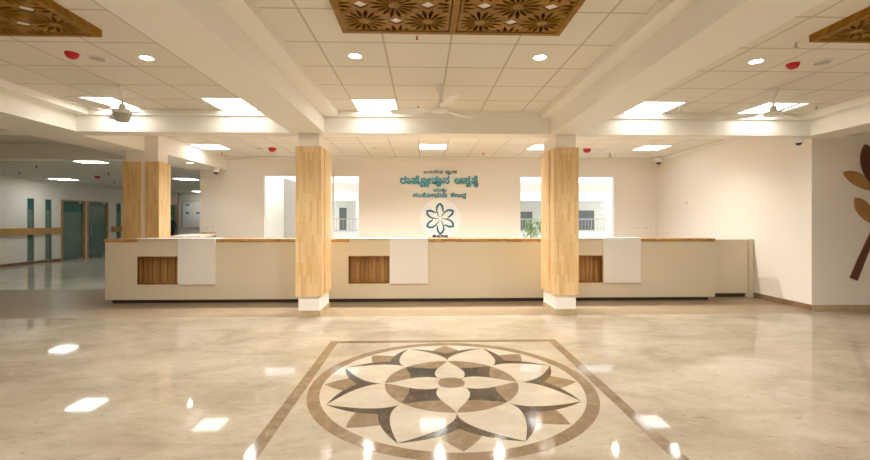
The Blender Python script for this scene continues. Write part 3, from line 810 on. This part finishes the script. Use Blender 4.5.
plate('wall_socket', 'wide white socket strip behind the right counter, nearest the corner', 5.84, YBK, 1.22, .26, .08, 'y', [(-.08, 0), (0, 0), (.08, 0)])
plate('wall_switch', 'small white switch high on the right wall above the gate', XR, 9.58, 1.82, .08, .10, 'x', [(0, .0)])

# ------------------------------------------------------------------ leaf wall ornament, right
t = thing('leaf_wall_ornament', 'wooden branch ornament with golden and maroon leaves on the wall right of the gate', 'wall ornament', (7.1, 6.44, 1.5))
def leaf(tip, basep, bulge1, bulge2, m, name='leaf'):
    tip = Vector(tip); bp = Vector(basep); d = bp-tip; nn = Vector((-d.y, d.x)).normalized()
    a = [tip + d*s + nn*bulge1*math.sin(PI*s**.8) for s in [i/12 for i in range(13)]]
    b = [tip + d*s - nn*bulge2*math.sin(PI*s**.8) for s in [i/12 for i in range(12, -1, -1)]][1:-1]
    obj(name, prism_y(bmesh.new(), [tuple(p) for p in a+b], 6.41, 6.438), m, t)
leaf((6.93, 2.60), (7.13, 1.85), .17, .14, M['maroon'])
leaf((6.58, 2.165), (7.08, 1.86), .12, .07, M['gold_leaf'])
leaf((6.77, 1.765), (7.09, 1.33), .11, .10, M['gold_leaf'])
leaf((7.55, 2.30), (7.14, 1.80), .10, .12, M['gold_leaf'])
leaf((7.50, 1.80), (7.15, 1.30), .10, .12, M['maroon'])
st = [(6.745, .49), (6.86, .76), (6.965, 1.0), (7.06, 1.22), (7.11, 1.5), (7.125, 1.95)]
sw = [.058, .052, .042, .032, .022, .012]
L = []; R = []
for i, p in enumerate(st):
    d = (Vector(st[min(i+1, 5)])-Vector(st[max(i-1, 0)])).normalized(); nn = Vector((-d.y, d.x))
    L.append(tuple(Vector(p)+nn*sw[i])); R.append(tuple(Vector(p)-nn*sw[i]))
obj('stem', prism_y(bmesh.new(), L+R[::-1], 6.41, 6.4375), M['maroon'], t)

# ------------------------------------------------------------------ far room: door, notice board, pipe, person
do = struct('door_3', boxes((-12.66, -12.58, YF-.06, YF, 0, 2.17), (-11.74, -11.68, YF-.06, YF, 0, 2.17), (-12.58, -11.74, YF-.06, YF, 2.10, 2.17)), M['rail_wood'])
obj('door_leaf', box(-12.58, -11.74, YF-.04, YF-.001, 0, 2.10), M['door_leaf'], do, (0, 0, 0))
obj('door_handle', box(-12.55, -12.50, YF-.08, YF-.04, 1.0, 1.15), M['metal'], do, (0, 0, 0))
t = thing('notice_board', 'white framed notice board on the far wall, seen beside the split column', 'notice board', (-10.85, YF, 1.7))
obj('board_back', box(-11.42, -10.2, YF-.03, YF-.001, 1.06, 2.37), M['panel_white'], t)
obj('board_frame', boxes((-11.42, -10.2, YF-.05, YF-.0305, 1.06, 1.09), (-11.42, -10.2, YF-.05, YF-.0305, 2.34, 2.37), (-11.42, -11.39, YF-.05, YF-.0305, 1.09, 2.34), (-10.23, -10.2, YF-.05, YF-.0305, 1.09, 2.34)), M['metal'], t)
blue = mat('blue print', (.04, .18, .42), .5); paper = mat('white paper', (.82, .83, .82), .7)
for x, z, lw in ((-11.17, 2.14, .18), (-11.17, 1.76, .18), (-10.68, 1.76, .16)):
    s_ = obj('paper_sheet', box(x-.19, x+.19, YF-.036, YF-.0305, z-.24, z+.10), paper, t)
    obj('printed_heading', box(x-lw/2, x+lw/2, YF-.038, YF-.0362, z-.02, z+.06), blue, s_, WL[t.name])
t = obj('wall_pipe', lathe(bmesh.new(), -11.55, YF-.06, [(.04, .0), (.04, 2.74)], 14), M['greyplast'], None, (-11.55, YF-.06, 0), smooth=True)
tag(t, 'grey vertical pipe on the far wall, left of the notice board', 'pipe')

def person():
    px, py = -11.34, 19.4
    t = thing('person', 'person in dark clothes and cap standing by the teal door in the far room', 'person', (px, py, 0))
    V = [(0, 0, .95), (0, 0, 1.15), (0, .01, 1.38), (0, 0, 1.50), (0, -.01, 1.60), (0, -.02, 1.70),
         (.10, 0, .88), (.11, -.02, .50), (.11, .03, .09), (.11, -.12, .05), (-.10, 0, .88), (-.11, -.02, .50), (-.11, .03, .09), (-.11, -.12, .05),
         (.19, 0, 1.40), (.21, .03, 1.14), (.21, -.05, .90), (.205, -.08, .80), (-.19, 0, 1.40), (-.21, .03, 1.14), (-.21, -.05, .90), (-.205, -.08, .80)]
    E = [(0,1),(1,2),(2,3),(3,4),(4,5),(0,6),(6,7),(7,8),(8,9),(0,10),(10,11),(11,12),(12,13),(2,14),(14,15),(15,16),(16,17),(2,18),(18,19),(19,20),(20,21)]
    Rr = [.15,.135,.15,.055,.085,.09,.095,.06,.042,.04,.095,.06,.042,.04,.06,.045,.032,.035,.06,.045,.032,.035]
    me = bpy.data.meshes.new('body'); me.from_pydata(V, E, []); o = bpy.data.objects.new('body', me); C.objects.link(o)
    md = o.modifiers.new('s', 'SKIN'); sk = me.skin_vertices[0].data
    for i, r in enumerate(Rr): sk[i].radius = (r, r*.8)
    sk[0].use_root = True
    ss = o.modifiers.new('u', 'SUBSURF'); ss.levels = 1; ss.render_levels = 1
    dg = bpy.context.evaluated_depsgraph_get(); dg.update()
    m2 = bpy.data.meshes.new_from_object(o.evaluated_get(dg)); bpy.data.objects.remove(o)
    m2.name = 'body'
    skin = mat('skin', (.35, .19, .11), .5); cloth = mat('dark cloth', (.025, .025, .03), .8)
    m2.materials.clear(); m2.materials.append(cloth); m2.materials.append(skin)
    for p in m2.polygons:
        c_ = p.center; p.material_index = 1 if (c_.z > 1.47 or (abs(c_.x) > .2 and c_.z < .87)) else 0; p.use_smooth = True
    b = bpy.data.objects.new('body', m2); C.objects.link(b); b.parent = t
    WL['pp'] = Vector((px, py, 0))
    bm = bmesh.new(); lathe(bm, px, py-.02, [(.098, 1.69), (.10, 1.74), (.085, 1.80), (.03, 1.825)], 18)
    bx(bm, px-.07, px+.07, py-.20, py-.09, 1.70, 1.715)
    obj('cap', bm, M['black'], t, smooth=True)
    return t
person()

# ------------------------------------------------------------------ courtyard outside the windows
ext = mat('white outdoor plaster', (.82, .80, .76), .7); pink = mat('pale pink plaster', (.72, .55, .48), .7)  # plain even plaster colours
struct('ground', box(-5.4, 14, YBK+.2, 26, -.1, -.02), mat('pale paving', (.6, .58, .54), .7))
t = thing('courtyard_building', 'pale building with an open corridor across the courtyard, seen through the windows', 'building', (3, 20, 0))
obj('parapet', box(-5.3, 14, 19.9, 20.1, 2.74, 3.22), pink, t)
obj('corridor_beam', box(-5.3, 14, 19.85, 20.1, 2.35, 2.739), ext, t)
obj('corridor_slab', box(-5.3, 14, 20.1, 22.8, 2.5, 2.62), ext, t)
obj('corridor_wall', box(-5.3, 14, 22.6, 22.8, 0, 2.5), ext, t)
obj('base_wall', box(-5.3, 14, 19.9, 22.6, -.02, .90), ext, t)
dk = mat('dark grey glass', (.10, .12, .12), .2)
for x0, x1, z1 in ((8.35, 9.25, 1.97), (9.95, 10.9, 1.97), (5.2, 5.9, 1.9), (-4.4, -4.0, 2.1)):
    f = obj('corridor_door', boxes((x0-.06, x0, 22.52, 22.6, .9, z1+.06), (x1, x1+.06, 22.52, 22.6, .9, z1+.06), (x0, x1, 22.52, 22.6, z1, z1+.06)), ext, t)
    obj('door_glass', box(x0, x1, 22.55, 22.6, .9, z1), dk, f, WL[t.name])
for x in (-3.0, 1.0, 12.0):
    obj('pillar', box(x-.12, x+.12, 19.9, 20.1, .9, 2.35), ext, t)
obj('corridor_lamp', box(8.9, 9.9, 21.2, 21.35, 2.46, 2.499), M['lamp_far'], t)
t = thing('balcony_railing', 'grey metal railing along the corridor across the courtyard', 'railing', (3, 19.8, .9))
obj('top_rail', box(-5.3, 14, 19.80, 19.84, 1.47, 1.51), M['greyplast'], t)
obj('bottom_rail', box(-5.3, 14, 19.80, 19.84, .95, .98), M['greyplast'], t)
bm = bmesh.new()
for k in range(128): bx(bm, -5.2+k*.15, -5.185+k*.15, 19.812, 19.828, .9, 1.47)
o = obj('balusters', bm, M['greyplast'], t); o['kind'] = 'stuff'
# white block beside the first window
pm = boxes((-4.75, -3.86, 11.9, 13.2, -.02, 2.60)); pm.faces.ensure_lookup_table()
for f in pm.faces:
    if abs(f.calc_center_median().x+3.86) < .01: f.material_index = 1  # side face darker: its shade is painted into the colour
t = obj('white_pier', pm, [ext, mat('plaster with painted shade', (.42, .36, .29), .7)], None, (-4.3, 12.5, -.02)); tag(t, 'tall white masonry pier outside the left window', 'pier')
t = thing('fill_light_canopy', 'added unseen canopy slab with a fill panel that lights the pier outside the left window', 'canopy', (-4.3, 11.5, 2.95))  # unseen slab and lamp, added to light the pier front and block sky
obj('slab', box(-5.39, -3.5, YBK+.2, 11.88, 2.95, 3.05), ext, t)
obj('fill_panel', box(-4.7, -4.0, 11.15, 11.6, 2.935, 2.949), M['lamp_far'], t)
# stone lantern column
t = thing('stone_lantern', 'white stone column with a tiered cap outside the right window', 'ornament', (6.22, 14, -.02))
st_ = mat('white stone', (.78, .76, .72), .6)
obj('shaft', lathe(bmesh.new(), 6.22, 14, [(.17, -.02), (.17, .3), (.11, .35), (.10, 1.2), (.12, 1.3), (.10, 1.36), (.13, 1.45)], 16), st_, t, smooth=True)
obj('tiered_cap', lathe(bmesh.new(), 6.22, 14, [(.13, 1.45), (.30, 1.62), (.32, 1.68), (.16, 1.74), (.14, 1.82), (.24, 1.88), (.25, 1.93), (.12, 2.0), (.06, 2.12), (.015, 2.25)], 16), st_, t, smooth=True)
# potted shrub
t = thing('potted_shrub', 'leafy green shrub in a pot outside the right window', 'plant', (3.35, 13, -.02))
obj('pot', lathe(bmesh.new(), 3.35, 13, [(.16, -.02), (.22, .42), (.24, .42), (.24, .46), (.2, .46)], 20), mat('white pot', (.7, .68, .64), .5), t, smooth=True)
bm = bmesh.new(); tube(bm, [(3.35, 13, .4), (3.36, 13.01, .9), (3.38, 13, 1.3)], [.02, .015, .008])
obj('stem', bm, mat('bark', (.2, .13, .07), .8), t)
gm = mat('green leaf', (.16, .33, .05), .45); setc(gm, ramp(gm, noise(gm, coords(gm), 6, 2), [(.3, (.08, .2, .03)), (.7, (.30, .48, .12))]))
bm = bmesh.new()
for k in range(520):
    u = random.random(); th = random.random()*2*PI; ph = math.acos(2*random.random()-1); r = .36*u**.4
    c_ = Vector((3.38+r*math.sin(ph)*math.cos(th), 13+r*math.sin(ph)*math.sin(th)*.9, 1.08+r*1.35*math.cos(ph)))
    R_ = Matrix.Rotation(random.random()*6.28, 3, 'Z') @ Matrix.Rotation((random.random()-.3)*1.6, 3, 'Y')
    s_ = .035+.025*random.random()
    pts = [(0, 0, 0), (s_*.8, s_*.45, .006), (s_*2, 0, -.01), (s_*.8, -s_*.45, .006)]
    bm.faces.new([bm.verts.new(c_+R_ @ Vector(p)) for p in pts])
obj('foliage', bm, gm, t)

# ------------------------------------------------------------------ world, exposure, camera
w = bpy.data.worlds.new('sky'); sc.world = w; w.use_nodes = True
bg = w.node_tree.nodes['Background']; bg.inputs[0].default_value = (.93, .96, 1, 1); bg.inputs[1].default_value = 1.1
sc.view_settings.view_transform = 'Standard'; sc.view_settings.look = 'None'; sc.view_settings.gamma = 1
sc.view_settings.use_curve_mapping = False
sc.view_settings.exposure = 1.2
sc.cycles.max_bounces = 10; sc.cycles.diffuse_bounces = 6; sc.cycles.sample_clamp_indirect = 8
cam = bpy.data.cameras.new('camera'); co = bpy.data.objects.new('camera', cam); C.objects.link(co)
co.location = (0, 0, 1.4); co.rotation_euler = (PI/2, 0, -.0298)
cam.sensor_fit = 'HORIZONTAL'; cam.sensor_width = 36; cam.lens = 36*423.2/870; cam.shift_y = -9/870; cam.clip_start = .05
sc.camera = co
